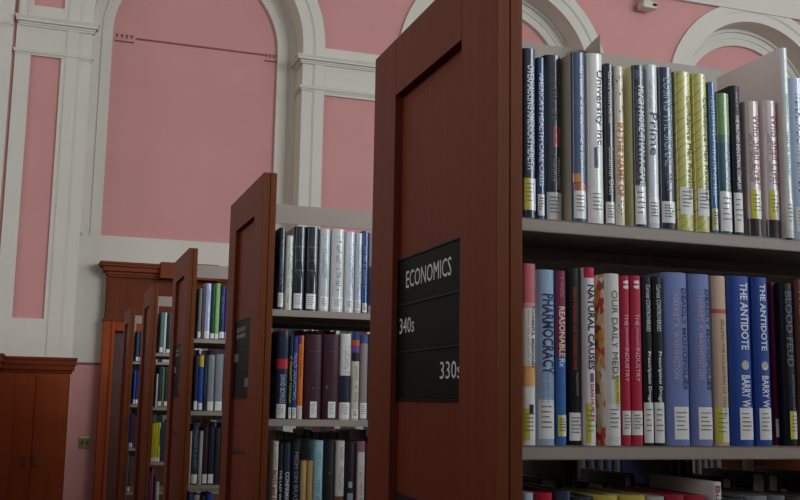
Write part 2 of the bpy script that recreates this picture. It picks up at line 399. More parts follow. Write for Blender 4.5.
# signs in the end panels
def text_on_plate(name, t, y_left, y_right, z0, h, x, parent, bold=0, col='d8d8d8'):
    V, Fc = text_mesh(t, bold)
    m = MB(); m.v = [(x, y_left+(y_right-y_left)*a, z0+h*b) for a, b in V]; m.f = list(Fc); m.mi = [0]*len(Fc)
    return m.build(name, mat(col, .5), parent)
def scribble_plate(y_left, y_right, z0, h, x, parent):
    m = MB(); y = y_left; s = -1 if y_right < y_left else 1
    while (y-y_right)*s < 0:
        l = random.uniform(.008, .014)
        m.box(x-.0004, x, min(y, y+s*.003), max(y, y+s*.003), z0, z0+h); m.box(x-.0004, x, min(y, y+s*l*.6), max(y, y+s*l*.6), z0+h*random.choice((0, .42, .8)), z0+h*random.choice((.2, .62, 1)))
        y += s*l
    return m.build('lettering', mat('a8a8a8', .5), parent)
SGL = ('black section sign lettered with the subject and numbers on the nearest end panel', 'black section sign on the second end panel back', 'black section sign on the third end panel back')
for k in range(3):
    y0 = A0+k*PITCH
    sg = tag(empty('section_sign', (.01445, y0, 1.503)), SGL[k], 'sign', 'section signs on the end panels')
    fr = MB()
    for z in (0, .0785, .157, .2355): fr.box(-.0045, 0, .1275, .4295, z-.0015, z+.0015)
    fr.box(-.0045, 0, .1275, .1295, 0, .237).box(-.0045, 0, .4275, .4295, 0, .237)
    fr.box(-.0005, 0, .1275, .4295, 0, .237)
    fr.build('sign_frame', mat('0c0d10', .45, 0, .1, 0, .25), sg)
    pls = [MB().box(-.0025, -.0005, .130, .427, .0785*i+.0018, .0785*i+.0765).build('sign_plate', mat('0a0a0d', .5, 0, .1, 0, .12), sg, bevel=.0006) for i in range(3)]
    xt = -.0028
    if k == 0:
        text_on_plate('lettering', 'ECONOMICS', 1.604-y0, 1.402-y0, .184, .0285, xt, pls[2])
        text_on_plate('lettering', '340s', 1.634-y0, 1.562-y0, .109, .026, xt, pls[1])
        text_on_plate('lettering', '330s', 1.444-y0, 1.361-y0, .031, .026, xt, pls[0])
    else:
        scribble_plate(.40, .26, .2, .014, xt, pls[2]); scribble_plate(.40, .26, .18, .014, xt, pls[2])
        scribble_plate(.425, .36, .109, .026, xt, pls[1]); scribble_plate(.24, .165, .031, .026, xt, pls[0])
# ---------------------------------------------------------------- books
def cover_mat(col, fin):
    if fin == 'k': return YEL
    if fin == 'g': return mat(col, .5, 1.0, .05, 0, .2)
    return mat(col, .5, .18, .25, 0, .25)
def make_book(r, x0, x1, h, y, z, col, fin, lab, ex, far=False, cat='book', group=None):
    w = x1-x0; b = min(.008, w*.28); dep = min(.16, h*.68); t = .0026 if w > .014 else w*.16
    root = tag(empty('book', ((x0+x1)/2, y, z+.0004), PI if far else 0), lab, cat, group)
    fy = lambda u: b*(.5*u*u+.5*u**6)
    n = 16 if r <= 2 and not far else 6
    sp = [(-w/2+w*i/n, fy(-1+2*i/n)) for i in range(n+1)]
    side = next((e[1] for e in ex if e[0] == 'C'), None)
    inner = [(w/2-t, dep), (w/2-t, b+.003), (-w/2+t, b+.003), (-w/2+t, dep)]
    m = MB(); out = sp+[(w/2, dep)]+inner+[(-w/2, dep)]
    k = len(out)
    m.v = [(p[0], p[1], 0) for p in out]+[(p[0], p[1], h) for p in out]
    for i in range(k):
        j = (i+1) % k; m.f.append((i, j, k+j, k+i)); m.mi.append(1 if (side and i == k-1) else 0)
    m.f.append(tuple(range(k))[::-1]); m.f.append(tuple(range(k, 2*k))); m.mi += [0, 0]
    mats = [cover_mat(col, fin)]
    if side: mats.append(PILLS if side == 'pills' else cover_mat(side, 'm'))
    m.build('cover', mats, root, smooth=.55)
    MB().box(-w/2+t, w/2-t, b+.003, dep-.004, .003, h-.003).build('pages', PAGES, root)
    def patch(name, xf0, xf1, f0, f1, c, parent, off=.0003, fn='m'):
        m = MB(); q = max(2, int(n*(xf1-xf0)))
        for i in range(q):
            ua, ub = xf0+(xf1-xf0)*i/q, xf0+(xf1-xf0)*(i+1)/q
            A = (-w/2+w*ua, fy(2*ua-1)-off); B = (-w/2+w*ub, fy(2*ub-1)-off)
            m.quad((A[0], A[1], h*(1-f1)), (B[0], B[1], h*(1-f1)), (B[0], B[1], h*(1-f0)), (A[0], A[1], h*(1-f0)))
        return m.build(name, mat(c, .5, 1.0 if fn == 'g' else .18, .05 if fn == 'g' else .25, 0, .2), parent, smooth=.6)
    def strokes(m, f0, f1, xc, hf, off):
        z = h*(1-f0); H = hf*w; l = max(.0018, min(H*.8, .006))
        while z > h*(1-f1):
            if random.random() > .14:
                for (za, zb, xa, xb) in ((z, z-l*.22, -.5, .5), (z-l*.22, z-l*.7, *random.choice(((.3, .5), (-.5, -.3), (-.1, .1))))):
                    ua, ub = xc+hf*xa, xc+hf*xb
                    A = (-w/2+w*ua, fy(2*ua-1)-off); B = (-w/2+w*ub, fy(2*ub-1)-off)
                    m.quad((A[0], A[1], zb), (B[0], B[1], zb), (B[0], B[1], za), (A[0], A[1], za))
            z -= l
    for e in ex:
        if e[0] == 'D':
            patch('spine_panel', max(e[1], .0), min(e[2], 1), e[3], e[4], e[5], root, .00025, fin)
        elif e[0] == 'T':
            _, t_, f0, f1, xc, hf, c = e[:7]; V, Fc = text_mesh(t_, len(e) > 7)
            m = MB()
            for a, bb in V:
                u = xc+hf*(bb-.5); m.v.append((-w/2+w*u, fy(2*u-1)-.0007, h*(1-f0-(f1-f0)*a)))
            m.f = list(Fc); m.mi = [0]*len(Fc)
            m.build('lettering', mat(c, .5, .1, .25, 0, .25), root)
        elif e[0] == 'S':
            m = MB(); strokes(m, *e[1:5], .0006)
            if m.f: m.build('lettering', mat(e[5], .5, .1, .25, 0, .25), root)
        elif e[0] == 'O':
            m = MB(); R_ = e[3]*w; cx = -w/2+w*e[2]; cz = h*(1-e[1])
            P = [(cx+R_*math.cos(2*PI*i/24), fy(2*(cx+R_*math.cos(2*PI*i/24)+w/2)/w-1)-.0006, cz+R_*math.sin(2*PI*i/24)) for i in range(24)]
            m.v = P; m.f = [tuple(range(24))]; m.mi = [0]; m.build('emblem', mat(e[4], .45, .3, .2), root)
        elif e[0] == 'L' and not far:
            _, f0, f1, xa, xb, kd = e
            lb = patch('call_label', xa, xb, f0, f1, 'eceae6', root, .0004, fin)
            if kd == 'y': patch('yellow_strip', xa, xa+(xb-xa)*.42, f0, f1, 'd8cc48', lb, .0006, fin)
            if r <= 2 and w > .009:
                m = MB(); ln = (f1-f0)*h; cw = (xb-xa)*w
                for i in range(5):
                    z = h*(1-f0)-ln*(.16+.13*i); x = -w/2+w*xa+cw*.14; xe = x+cw*random.uniform(.4, .7)
                    while x < xe:
                        l = random.uniform(.0008, .0017); u0 = (x+w/2)/w; u1 = (x+l+w/2)/w
                        m.quad((x, fy(2*u0-1)-.0008, z-.0016), (x+l, fy(2*u1-1)-.0008, z-.0016), (x+l, fy(2*u1-1)-.0008, z), (x, fy(2*u0-1)-.0008, z)); x += l+.0006
                m.build('call_number', mat('5a5a5a', .6), lb)
    return root
ORD = ('', 'nearest', 'second', 'third', 'fourth', 'fifth'); LEV = ('', 'upper', 'middle', 'lower', 'lowest')
BOOKS={
(1,1):[
(0.0511,0.0728,0.2408,0.003,'1e2640','g','black and blue plastic-covered book with white capitals, leftmost on the nearest upper shelf',[('T',"OVERHAULING AMERICA'S HEALTH",0.1,0.72,0.55,0.5,'e6eaf0',1),('L',0.77,0.955,0.1,0.98,'y')]),
(0.0742,0.0855,0.2302,0.004,'2a4a7e','g','slim blue book with white capitals squeezed in second from left on the nearest upper shelf',[('T',"AMERICA'S HEALTH CARE CRISIS",0.1,0.8,0.5,0.6,'e8eef6',1),('L',0.85,0.98,0.05,0.95,'w')]),
(0.0977,0.1261,0.2449,0.026,'2e343e','g','slate grey book with a small red block on its spine on the nearest upper shelf',[('S',0.08,0.38,0.6,0.55,'6c7680'),('D',0.4,0.92,0.43,0.555,'a53a40'),('S',0.58,0.76,0.5,0.16,'d8d8d0'),('S',0.6,0.8,0.72,0.16,'d8d8d0'),('L',0.82,0.985,0.1,0.95,'w')]),
(0.1285,0.1512,0.2451,0.003,'46587a','g','grey-blue book with a cream side and small orange marks low on the spine',[('S',0.1,0.7,0.62,0.28,'c9d4e6'),('D',0.05,0.5,0.72,0.77,'d98a45'),('D',0.1,0.95,0.775,0.83,'b9683a'),('L',0.82,0.98,0.1,0.95,'w'),('C','cfc4a6')]),
(0.1518,0.1791,0.2467,0.002,'e6e4dc','g','thick white book with dark serif title and a small purple block on its spine',[('T','University Inc.',0.1,0.56,0.68,0.5,'3c4a62'),('D',0.35,0.62,0.56,0.68,'5a4a70'),('L',0.8,0.97,0.15,0.9,'w')]),
(0.1830,0.1977,0.2363,0.007,'12151b','g','narrow black book with white script on its spine beside the thick white book',[('T','Current Controversies',0.05,0.38,0.55,0.45,'e8e8e8'),('T','Consumer Debt',0.52,0.82,0.55,0.5,'dfe3e8'),('L',0.86,0.99,0.02,0.98,'w')]),
(0.1984,0.2139,0.2339,0.006,'d9d0b8','g','cream book with big faded orange letters running down its spine',[('S',0.06,0.09,0.5,0.7,'7a7468'),('S',0.14,0.17,0.5,0.7,'7a7468'),('S',0.25,0.28,0.5,0.7,'7a7468'),('T','IN THE NAME OF',0.36,0.82,0.5,0.62,'d7893b',1),('S',0.84,0.96,0.5,0.6,'8a8478')]),
(0.2267,0.2471,0.2381,0.002,'1a212c','g','charcoal book with bold white capitals and a yellowish side on the nearest upper shelf',[('D',0.15,0.85,0.03,0.09,'4c5768'),('T','MUCH MORE THAN A GAME',0.13,0.76,0.6,0.5,'f0f0f0',1),('S',0.14,0.8,0.22,0.14,'8f9bb0'),('L',0.75,0.985,0.08,0.95,'w'),('C','d3cf9c')]),
(0.2499,0.2710,0.2433,0.005,'d3d6d8','g','silvery white book with a handwritten style title on the nearest upper shelf',[('T','Prime',0.3,0.56,0.55,0.6,'5a5c60'),('S',0.1,0.28,0.3,0.15,'9aa0a6'),('L',0.82,0.97,0.1,0.9,'w')]),
(0.2720,0.2986,0.2419,0.005,'222b3e','g','dark navy book with tall pale blue capitals running halfway down its spine',[('T','LOSING THE SIGNAL',0.07,0.62,0.5,0.52,'9db4cc'),('S',0.66,0.78,0.5,0.3,'6c85a8'),('L',0.83,0.96,0.08,0.95,'w')]),
(0.2992,0.3290,0.2387,0.004,'c3bb58','k','yellow book with thin black slanting lines, left one of the pair',[('T','Confidence Men Revisited',0.15,0.8,0.75,0.3,'3c3a20'),('L',0.73,0.9,0.15,0.9,'w')]),
(0.3300,0.3564,0.2388,0.004,'c3bb58','k','yellow book with thin black slanting lines, right one of the pair',[('T','Confidence Men Revisited',0.15,0.8,0.75,0.3,'3c3a20'),('L',0.73,0.9,0.15,0.9,'w')]),
(0.3589,0.3697,0.2295,0.006,'3d6ea8','g','thin blue book just right of the two yellow books on the nearest upper shelf',[('S',0.1,0.8,0.5,0.55,'d0dcec'),('L',0.84,0.98,0.05,0.95,'y')]),
(0.3714,0.3962,0.2139,0.005,'2b5a68','g','book fading from green to teal on its spine beside a taller black book',[('D',0,1,0,0.3,'6f9350'),('D',0,1,0.3,0.36,'4a6c50'),('S',0.42,0.7,0.7,0.2,'a8c8cc'),('L',0.7,0.98,0.1,0.95,'w')]),
(0.3980,0.4151,0.2287,0.006,'1e2024','m','tall black book with small white capitals just right of the green and teal book',[('T','THE MILITARY-INDUSTRIAL COMPLEX',0.2,0.7,0.5,0.34,'f2f2f2',1),('S',0.05,0.14,0.5,0.2,'c8c8c8'),('S',0.25,0.7,0.8,0.12,'9a9a9a'),('L',0.72,0.98,0.05,0.95,'w')]),
(0.4238,0.4495,0.2076,0.005,'cdbcb4','g','pinkish grey book with red handwritten title, left one of the short pair',[('T','Who Shall Live?',0.1,0.62,0.66,0.55,'b25560'),('S',0.25,0.6,0.25,0.15,'4a4648'),('L',0.66,0.87,0.15,0.95,'y'),('D',0,1,0.87,1,'24242a')]),
(0.4563,0.4813,0.2120,0.004,'d8ccca','g','pinkish grey book with red handwritten title, right one of the short pair',[('T','Who Shall Live?',0.1,0.62,0.66,0.55,'b25560'),('S',0.25,0.6,0.25,0.15,'4a4648'),('L',0.66,0.87,0.15,0.95,'y'),('D',0,1,0.87,1,'24242a')]),
(0.4819,0.4945,0.2950,-0.006,'d5dcd6','g','tall pale book standing well above its neighbours on the nearest upper shelf',[('S',0.25,0.4,0.5,0.3,'6fa8a8'),('S',0.45,0.68,0.5,0.4,'5d9aa8'),('L',0.8,0.96,0.1,0.9,'w'),('C','d8c6c4')]),
(0.5044,0.5348,0.2540,0.004,'b9c6dc','g','pale blue book cut by the right edge of the photograph on the nearest upper shelf',[('S',0.1,0.7,0.5,0.4,'56688c'),('L',0.8,0.95,0.12,0.98,'w')]),
],
(1,2):[
(0.0508,0.0713,0.2421,0.003,'e9e4dc','m','white book with pink top block and orange blur, leftmost on the nearest middle shelf',[('D',0,1,0,0.22,'cf6f78'),('D',0,1,0.22,0.25,'e0a0a0'),('T','POWERFUL MEDICINES',0.24,0.58,0.74,0.24,'6a5648',1),('S',0.26,0.6,0.4,0.12,'b08868'),('D',0,1,0.57,0.68,'eab06a'),('T','1',0.78,0.83,0.6,0.3,'303030'),('L',0.8,0.97,0.08,0.98,'y')]),
(0.0722,0.1007,0.2352,0.003,'9db4cf','m','light blue book with tall navy capitals near the left end of the middle shelf',[('T','PHARMOCRACY',0.14,0.6,0.58,0.62,'2b3558',1),('S',0.58,0.76,0.3,0.12,'6e88ac'),('S',0.58,0.76,0.55,0.12,'6e88ac'),('S',0.58,0.76,0.8,0.12,'6e88ac'),('L',0.745,0.965,0.1,0.9,'w')]),
(0.1021,0.1169,0.2353,0.004,'3f6fb2','m','narrow book with maroon upper half and blue lower half on the middle shelf',[('D',0,1,0,0.5,'8f3350'),('T','REASONABLE',0.21,0.5,0.52,0.62,'f0dcc8',1),('T','Rx',0.51,0.56,0.5,0.55,'d8e4f4',1),('S',0.04,0.16,0.5,0.3,'c88a98'),('L',0.83,0.95,0.1,0.95,'y')]),
(0.1214,0.1441,0.2407,0.009,'100e10','m','black book with small dull red capitals on the middle shelf',[('T','DEADLY MEDICINES AND ORGANISED CRIME',0.11,0.58,0.45,0.22,'c0402e'),('S',0.6,0.72,0.6,0.12,'a8a8a8'),('L',0.82,0.975,0.1,0.95,'w')]),
(0.1447,0.1609,0.2421,0.002,'e8e4e4','m','white book with a red top and heavy black capitals on the middle shelf',[('D',0,1,0,0.06,'c22a48'),('T','NATURAL CAUSES',0.1,0.58,0.55,0.62,'2a2838',1),('D',0.4,0.75,0.6,0.65,'6a6484'),('T','DAN HURLEY',0.66,0.87,0.58,0.34,'c03048',1),('L',0.77,0.985,0.02,0.95,'y')]),
(0.1760,0.1990,0.2351,-0.001,'dedcd6','m','white book with a colourful photo of pills down its left side on the middle shelf',[('T','OUR DAILY MEDS',0.1,0.62,0.55,0.42,'5c6460'),('D',0.5,0.85,0.6,0.79,'ddd040'),('T','MELODY PETERSEN',0.61,0.78,0.67,0.2,'6a6420'),('L',0.76,0.95,0.05,0.9,'w'),('C','pills')]),
(0.2031,0.2164,0.2341,0.004,'b82744','m','crimson book with white capitals, left one of the crimson pair',[('T','"',0.03,0.08,0.5,0.6,'f0e0e4',1),('T','THE',0.23,0.3,0.5,0.42,'f0c8d0'),('T','pharmaceutical',0.31,0.42,0.5,0.42,'e8b8c4'),('T','INDUSTRY',0.43,0.63,0.5,0.42,'f0c8d0'),('L',0.8,0.94,0.02,0.98,'w')]),
(0.2175,0.2362,0.2351,0.004,'b82744','m','crimson book with white capitals, right one of the crimson pair',[('T','"',0.03,0.08,0.5,0.45,'f0e0e4',1),('T','THE',0.23,0.3,0.5,0.34,'f0c8d0'),('T','pharmaceutical',0.31,0.42,0.5,0.34,'e8b8c4'),('T','INDUSTRY',0.43,0.63,0.5,0.34,'f0c8d0'),('L',0.8,0.94,0.02,0.98,'w')]),
(0.2374,0.2529,0.2347,0.004,'14191c','m','black book with white script at its top, left one of the black pair',[('T','Current CONTROVERSIES',0.05,0.33,0.5,0.4,'eeeeee'),('T','Prescription Drugs',0.45,0.75,0.5,0.4,'eeeeee',1),('L',0.75,0.985,0.02,0.95,'w')]),
(0.2540,0.2707,0.2357,0.004,'14191c','m','black book with white script at its top, right one of the black pair',[('T','Current CONTROVERSIES',0.05,0.33,0.5,0.4,'eeeeee'),('T','Prescription Drugs',0.45,0.75,0.5,0.4,'eeeeee',1),('L',0.75,0.985,0.02,0.95,'w')]),
(0.2713,0.3135,0.2431,0.003,'7484b8','m','thick violet-blue book with dark capitals, left one of the violet pair',[('T','DEADLY MONOPOLIES',0.09,0.68,0.78,0.2,'323a60',1),('T','HARRIET A. WASHINGTON',0.13,0.62,0.42,0.2,'c8aebc'),('L',0.78,0.965,0.3,0.9,'w')]),
(0.3148,0.3516,0.2430,0.003,'7484b8','m','thick violet-blue book with dark capitals, right one of the violet pair',[('T','DEADLY MONOPOLIES',0.09,0.68,0.78,0.22,'323a60',1),('T','HARRIET A. WASHINGTON',0.13,0.62,0.42,0.22,'c8aebc'),('L',0.78,0.965,0.25,0.95,'w')]),
(0.3540,0.3793,0.2424,0.004,'d2b49a','m','tan book with a thin pink stripe across its spine on the middle shelf',[('D',0,1,0.2,0.225,'c05a6c'),('T','SELLING THE FOUNTAIN OF YOUTH',0.26,0.83,0.58,0.24,'6a5244'),('L',0.78,0.98,0.05,0.9,'y')]),
(0.3799,0.4193,0.2439,0.001,'274a9c','m','royal blue book with white capitals and a round emblem, left one of the blue pair',[('T','THE ANTIDOTE',0.04,0.44,0.62,0.36,'e4e8f0',1),('O',0.53,0.6,0.17,'b8b8a8'),('T','BARRY W',0.59,0.78,0.6,0.4,'e4e8f0',1),('L',0.78,0.965,0.3,0.95,'w')]),
(0.4216,0.4517,0.2439,0.002,'274a9c','m','royal blue book with white capitals and a round emblem, right one of the blue pair',[('T','THE ANTIDOTE',0.04,0.44,0.55,0.34,'e4e8f0',1),('O',0.53,0.55,0.21,'b8b8a8'),('T','BARRY W',0.59,0.78,0.55,0.4,'e4e8f0',1),('L',0.78,0.965,0.18,0.9,'w')]),
(0.4697,0.4767,0.2406,0.022,'701c34','m','thin dark maroon book set back beside the right one of the royal blue pair',[('L',0.84,0.95,0.1,0.9,'w')]),
(0.4773,0.5006,0.2382,0.008,'0f121c','m','near-black book with tall ghostly grey capitals at the right end of the middle shelf',[('T','BLOOD FEUD',0.05,0.52,0.5,0.5,'6c6c78',1),('T','KATHLEEN SHARP',0.57,0.8,0.65,0.2,'74788c'),('L',0.79,0.96,0.3,1,'y')]),
(0.5012,0.5169,0.2453,0.005,'5a3830','m','brown book with orange letters cut by the right photo edge on the middle shelf',[('T','THE COST',0.05,0.5,0.5,0.5,'c87838'),('L',0.79,0.96,0.1,0.9,'w')]),
],
(1,3):[
(0.0517,0.0676,0.2433,0.004,'b8c4d4','m','pale grey-blue book top at the left end of the lowest row in the photograph',[('L',0.84,0.99,0.12,0.98,'w')]),
(0.0695,0.0977,0.2430,0.004,'b8203c','m','red book top on the lowest row, left of the dark glossy book',[('L',0.84,0.99,0.12,0.98,'w')]),
(0.0987,0.1239,0.2453,0.003,'2c3a50','g','dark glossy blue book top beside the leftmost red one on the lowest row',[('L',0.84,0.99,0.12,0.98,'w')]),
(0.1274,0.1567,0.2370,0.004,'3a3a3c','m','dark grey book top left of the two mustard ones on the lowest row',[('L',0.84,0.99,0.12,0.98,'w')]),
(0.1585,0.1960,0.2386,0.003,'c2b04a','m','mustard yellow book top, left one of two on the lowest row',[('L',0.84,0.99,0.12,0.98,'w')]),
(0.1975,0.2388,0.2381,0.003,'c2b04a','m','mustard yellow book top, right one of two on the lowest row',[('L',0.84,0.99,0.12,0.98,'w')]),
(0.2410,0.2696,0.2355,0.004,'b9b9b2','m','pale grey book top right of the two mustard ones on the lowest row',[('L',0.84,0.99,0.12,0.98,'w')]),
(0.2713,0.3011,0.2371,0.003,'b02a40','m','red book top right of the pale grey one on the lowest row',[('L',0.84,0.99,0.12,0.98,'w')]),
(0.3024,0.3362,0.2367,0.003,'b02a40','m','red book top touching the tall white book on the lowest row',[('L',0.84,0.99,0.12,0.98,'w')]),
(0.3428,0.3585,0.2549,0.001,'dcdad6','m','tall white book with small red print rising above the lowest row',[('T','Business',0.02,0.3,0.5,0.5,'b03a48'),('L',0.84,0.99,0.12,0.98,'w')]),
(0.3665,0.4018,0.2315,0.005,'3e3e44','m','charcoal book top just right of the tall white book on the lowest row',[('L',0.84,0.99,0.12,0.98,'w')]),
(0.4063,0.4405,0.2338,0.004,'8d8f92','m','mid grey book top toward the right end of the lowest row',[('L',0.84,0.99,0.12,0.98,'w')]),
(0.4422,0.4717,0.2341,0.004,'6f7378','m','slate book top last but one on the lowest row',[('L',0.84,0.99,0.12,0.98,'w')]),
(0.4734,0.5033,0.2315,0.004,'4a4038','m','brown book top at the right end of the lowest row',[('L',0.84,0.99,0.12,0.98,'w')]),
],
(2,1):[
(0.0563,0.0738,0.2333,0.003,'222c3a','g','dark navy book against the end panel of the second bookcase, upper shelf',[('S',0.15,0.7,0.5,0.3,'9aa4b0'),('L',0.8,0.97,0.05,0.95,'w')]),
(0.0758,0.0979,0.2121,0.003,'ccd0c4','g','short greenish white book near the left end of the second bookcase upper shelf',[('S',0.08,0.7,0.62,0.5,'505850'),('S',0.74,0.9,0.4,0.3,'808880')]),
(0.1007,0.1343,0.2407,0.004,'161d2a','g','navy book with faint gilt bands, left one of the pair on second bookcase',[('D',0.1,0.9,0.24,0.25,'5a6470'),('D',0.1,0.9,0.4,0.41,'5a6470'),('D',0.1,0.9,0.52,0.53,'5a6470'),('L',0.8,0.98,0.08,0.75,'w')]),
(0.1364,0.1726,0.2421,0.003,'161d2a','g','navy book with faint gilt bands, right one of the pair on second bookcase',[('D',0.1,0.9,0.24,0.25,'5a6470'),('D',0.1,0.9,0.4,0.41,'5a6470'),('D',0.1,0.9,0.52,0.53,'5a6470'),('L',0.8,0.98,0.08,0.85,'w')]),
(0.1750,0.2067,0.2383,0.003,'c9ccd0','g','silver grey book just right of the navy pair on the second bookcase upper shelf',[('S',0.25,0.6,0.5,0.4,'7c828c'),('D',0.3,0.8,0.12,0.125,'8a9098'),('L',0.82,0.97,0.12,0.98,'w')]),
(0.2106,0.2486,0.2409,0.002,'d2d0cc','g','widest silver white book on the second bookcase upper shelf',[('S',0.15,0.4,0.55,0.35,'5c6068'),('S',0.48,0.75,0.55,0.35,'5c6068'),('D',0.2,0.9,0.1,0.105,'8a9098'),('L',0.82,0.97,0.12,0.98,'w')]),
(0.2513,0.2812,0.2358,0.003,'d6dae2','g','glossy white book with blurred bluish print on the second bookcase upper shelf',[('S',0.15,0.8,0.6,0.45,'7080a0'),('L',0.84,0.97,0.12,0.98,'w')]),
(0.2833,0.3029,0.2338,0.003,'c8ccd6','g','slimmer glossy pale book left of the bright blue one on the second bookcase upper shelf',[('S',0.15,0.8,0.6,0.5,'7080a0'),('L',0.84,0.97,0.12,0.98,'w')]),
(0.3044,0.3207,0.2419,0.002,'234a86','g','bright blue book near the near end panel on the second bookcase upper shelf',[('S',0.2,0.7,0.5,0.4,'a8bcd8'),('L',0.88,0.99,0.12,0.98,'w')]),
(0.3228,0.3416,0.2366,0.003,'8e949c','g','grey book half hidden by the nearest end panel, second bookcase upper shelf',[('D',0,1,0.42,0.9,'2a3448')]),
],
(2,2):[
(0.0604,0.0943,0.2446,0.002,'1e2a48','g','navy book with a bright red band on the second bookcase middle shelf',[('D',0,1,0.32,0.43,'c02840'),('T','DAVID BOWLES',0.5,0.82,0.55,0.42,'c8ccd4'),('L',0.83,0.99,0.1,0.85,'w')]),
(0.0964,0.1061,0.2316,0.004,'202438','m','thin black book with yellow print right of the red banded one',[('S',0.25,0.8,0.5,0.6,'d0cc40'),('L',0.86,0.99,0.12,0.98,'w')]),
(0.1072,0.1204,0.2292,0.004,'2c3c86','m','thin deep blue book with white print left of the orange one',[('S',0.2,0.75,0.5,0.6,'e8e8f0'),('L',0.86,0.99,0.12,0.98,'w')]),
(0.1214,0.1373,0.2339,0.003,'e0742a','m','thin bright orange book on the second bookcase middle shelf',[('D',0,0.55,0,0.1,'6a4a8c'),('S',0.15,0.5,0.5,0.35,'8a3018'),('D',0,1,0.84,1,'d8cfc0')]),
(0.1418,0.1914,0.2381,0.003,'43202c','m','thick maroon book, left one of the pair on the second bookcase middle shelf',[('D',0.2,0.8,0.2,0.205,'7a5058'),('S',0.6,0.63,0.5,0.6,'8a6068'),('L',0.79,0.98,0.35,0.75,'w')]),
(0.1949,0.2427,0.2401,0.003,'43202c','m','thick maroon book, right one of the pair on the second bookcase middle shelf',[('D',0.2,0.8,0.2,0.205,'7a5058'),('S',0.6,0.63,0.5,0.6,'8a6068'),('L',0.79,0.98,0.35,0.8,'w')]),
(0.2448,0.2766,0.2439,0.002,'d8d6d2','m','book with white upper half and dark lower half right of the maroon pair',[('S',0.15,0.45,0.6,0.4,'6a6a74'),('D',0,1,0.49,0.8,'262c3c'),('L',0.8,0.98,0.02,0.98,'w')]),
(0.2789,0.3020,0.2513,0.002,'cfc6b4','m','cream book with coloured blocks at its top on the second bookcase middle shelf',[('D',0,1,0,0.1,'2a3c78'),('D',0,1,0.1,0.16,'c8502a'),('D',0,1,0.16,0.24,'6a4a90'),('D',0,1,0.24,0.34,'26242a'),('S',0.4,0.8,0.55,0.4,'6a6458'),('L',0.88,0.98,0.12,0.98,'w')]),
(0.3044,0.3277,0.2424,0.004,'9a8a8c','m','mauve grey book with a blue cap half hidden behind the nearest end panel, middle shelf',[('D',0,1,0,0.1,'3a5a90'),('L',0.8,0.98,0.12,0.98,'w')]),
(0.3295,0.3471,0.2461,0.004,'6e5a50','m','brownish book behind the nearest end panel on the second bookcase middle shelf',[('L',0.84,0.99,0.12,0.98,'w')]),
],
(2,3):[
(0.0583,0.0737,0.2444,0.002,'d9d3cc','m','white book with red capitals at the left end of the second bookcase lowest shelf',[('S',0.03,0.28,0.5,0.4,'8a8a88'),('T','BOYS and GUNS',0.32,0.8,0.5,0.7,'b03048',1)]),
(0.0767,0.0874,0.2375,0.004,'22242a','m','slim black book with white print second from left on the second bookcase lowest shelf',[('T','THE LAST WORD',0.3,0.75,0.5,0.6,'d0d4d0',1)]),
(0.0884,0.1091,0.2404,0.003,'2c3248','m','dark navy book with large pale capitals on the second bookcase lowest shelf',[('T','CONFIRMATION',0.33,0.8,0.6,0.6,'c8ccd8',1)]),
(0.1107,0.1352,0.2445,0.003,'1d2028','m','black book with grey capitals left of the beige pair on the second bookcase lowest shelf',[('T','HIGH ON BRASS',0.12,0.7,0.6,0.5,'8a90a0')]),
(0.1383,0.1549,0.1913,0.002,'c2a06c','m','short beige book, left one of the pair on the second bookcase lowest shelf',[('S',0.75,0.95,0.5,0.4,'6a5434')]),
(0.1568,0.1734,0.1912,0.003,'b8945f','m','short beige book, right one of the pair on the second bookcase lowest shelf',[('S',0.75,0.95,0.5,0.4,'6a5434')]),
(0.1744,0.2021,0.2470,0.002,'93bcc4','m','pale teal book on the second bookcase lowest shelf',[('S',0.12,0.3,0.55,0.3,'4a7078'),('S',0.42,0.8,0.55,0.35,'4a7078')]),
(0.2061,0.2381,0.2447,0.006,'232228','m','dark book between the pale teal and the cream one, second bookcase lowest shelf',[('S',0.35,0.36,0.3,0.5,'a0a0a0')]),
(0.2393,0.2645,0.2464,0.002,'cdc8be','m','cream book with brown foot and upright print on the second bookcase lowest shelf',[('S',0.05,0.58,0.6,0.4,'6a4a58'),('D',0,1,0.62,1,'6a4c3a')]),
(0.2687,0.2964,0.2422,0.004,'1e1f26','m','black book with two small pale emblems, second bookcase lowest shelf',[('D',0.3,0.7,0.45,0.52,'9aa0a8'),('D',0.2,0.8,0.58,0.66,'8a9098')]),
(0.2990,0.3257,0.2452,0.003,'8a5c6c','m','mauve book with a pale spine panel beside the nearest end panel, lowest shelf',[('D',0.15,0.95,0.12,1,'c9c0b8'),('S',0.3,0.8,0.55,0.3,'6a6068')]),
(0.3276,0.3482,0.2411,0.003,'5c3c40','m','brown-red book hidden behind the nearest end panel, lowest shelf',[]),
],
(3,1):[
(0.0534,0.0682,0.2166,0.003,'6e7c78','m','grey-green book at the left end of the third bookcase upper shelf',[('L',0.86,0.98,0.12,0.98,'w')]),
(0.0692,0.0788,0.2280,0.003,'6a3a44','m','thin dull maroon book on the third bookcase upper shelf',[]),
(0.0798,0.1062,0.2384,0.002,'a8b4dc','g','pale lilac blue book on the third bookcase upper shelf',[('S',0.1,0.25,0.5,0.5,'404a80'),('L',0.86,0.99,0.12,0.98,'w')]),
(0.1076,0.1251,0.2359,0.003,'1c4030','m','dark green book on the third bookcase upper shelf',[('L',0.9,0.99,0.12,0.98,'w')]),
(0.1261,0.1446,0.2407,0.002,'8ac06a','m','light green book on the third bookcase upper shelf',[('S',0.1,0.8,0.4,0.3,'c8e0b0'),('L',0.9,0.99,0.12,0.98,'w')]),
(0.1456,0.1687,0.2303,0.003,'202a60','m','navy book between light green and purple, third bookcase upper shelf',[('S',0.2,0.6,0.5,0.3,'8890b8'),('L',0.86,0.98,0.12,0.98,'w')]),
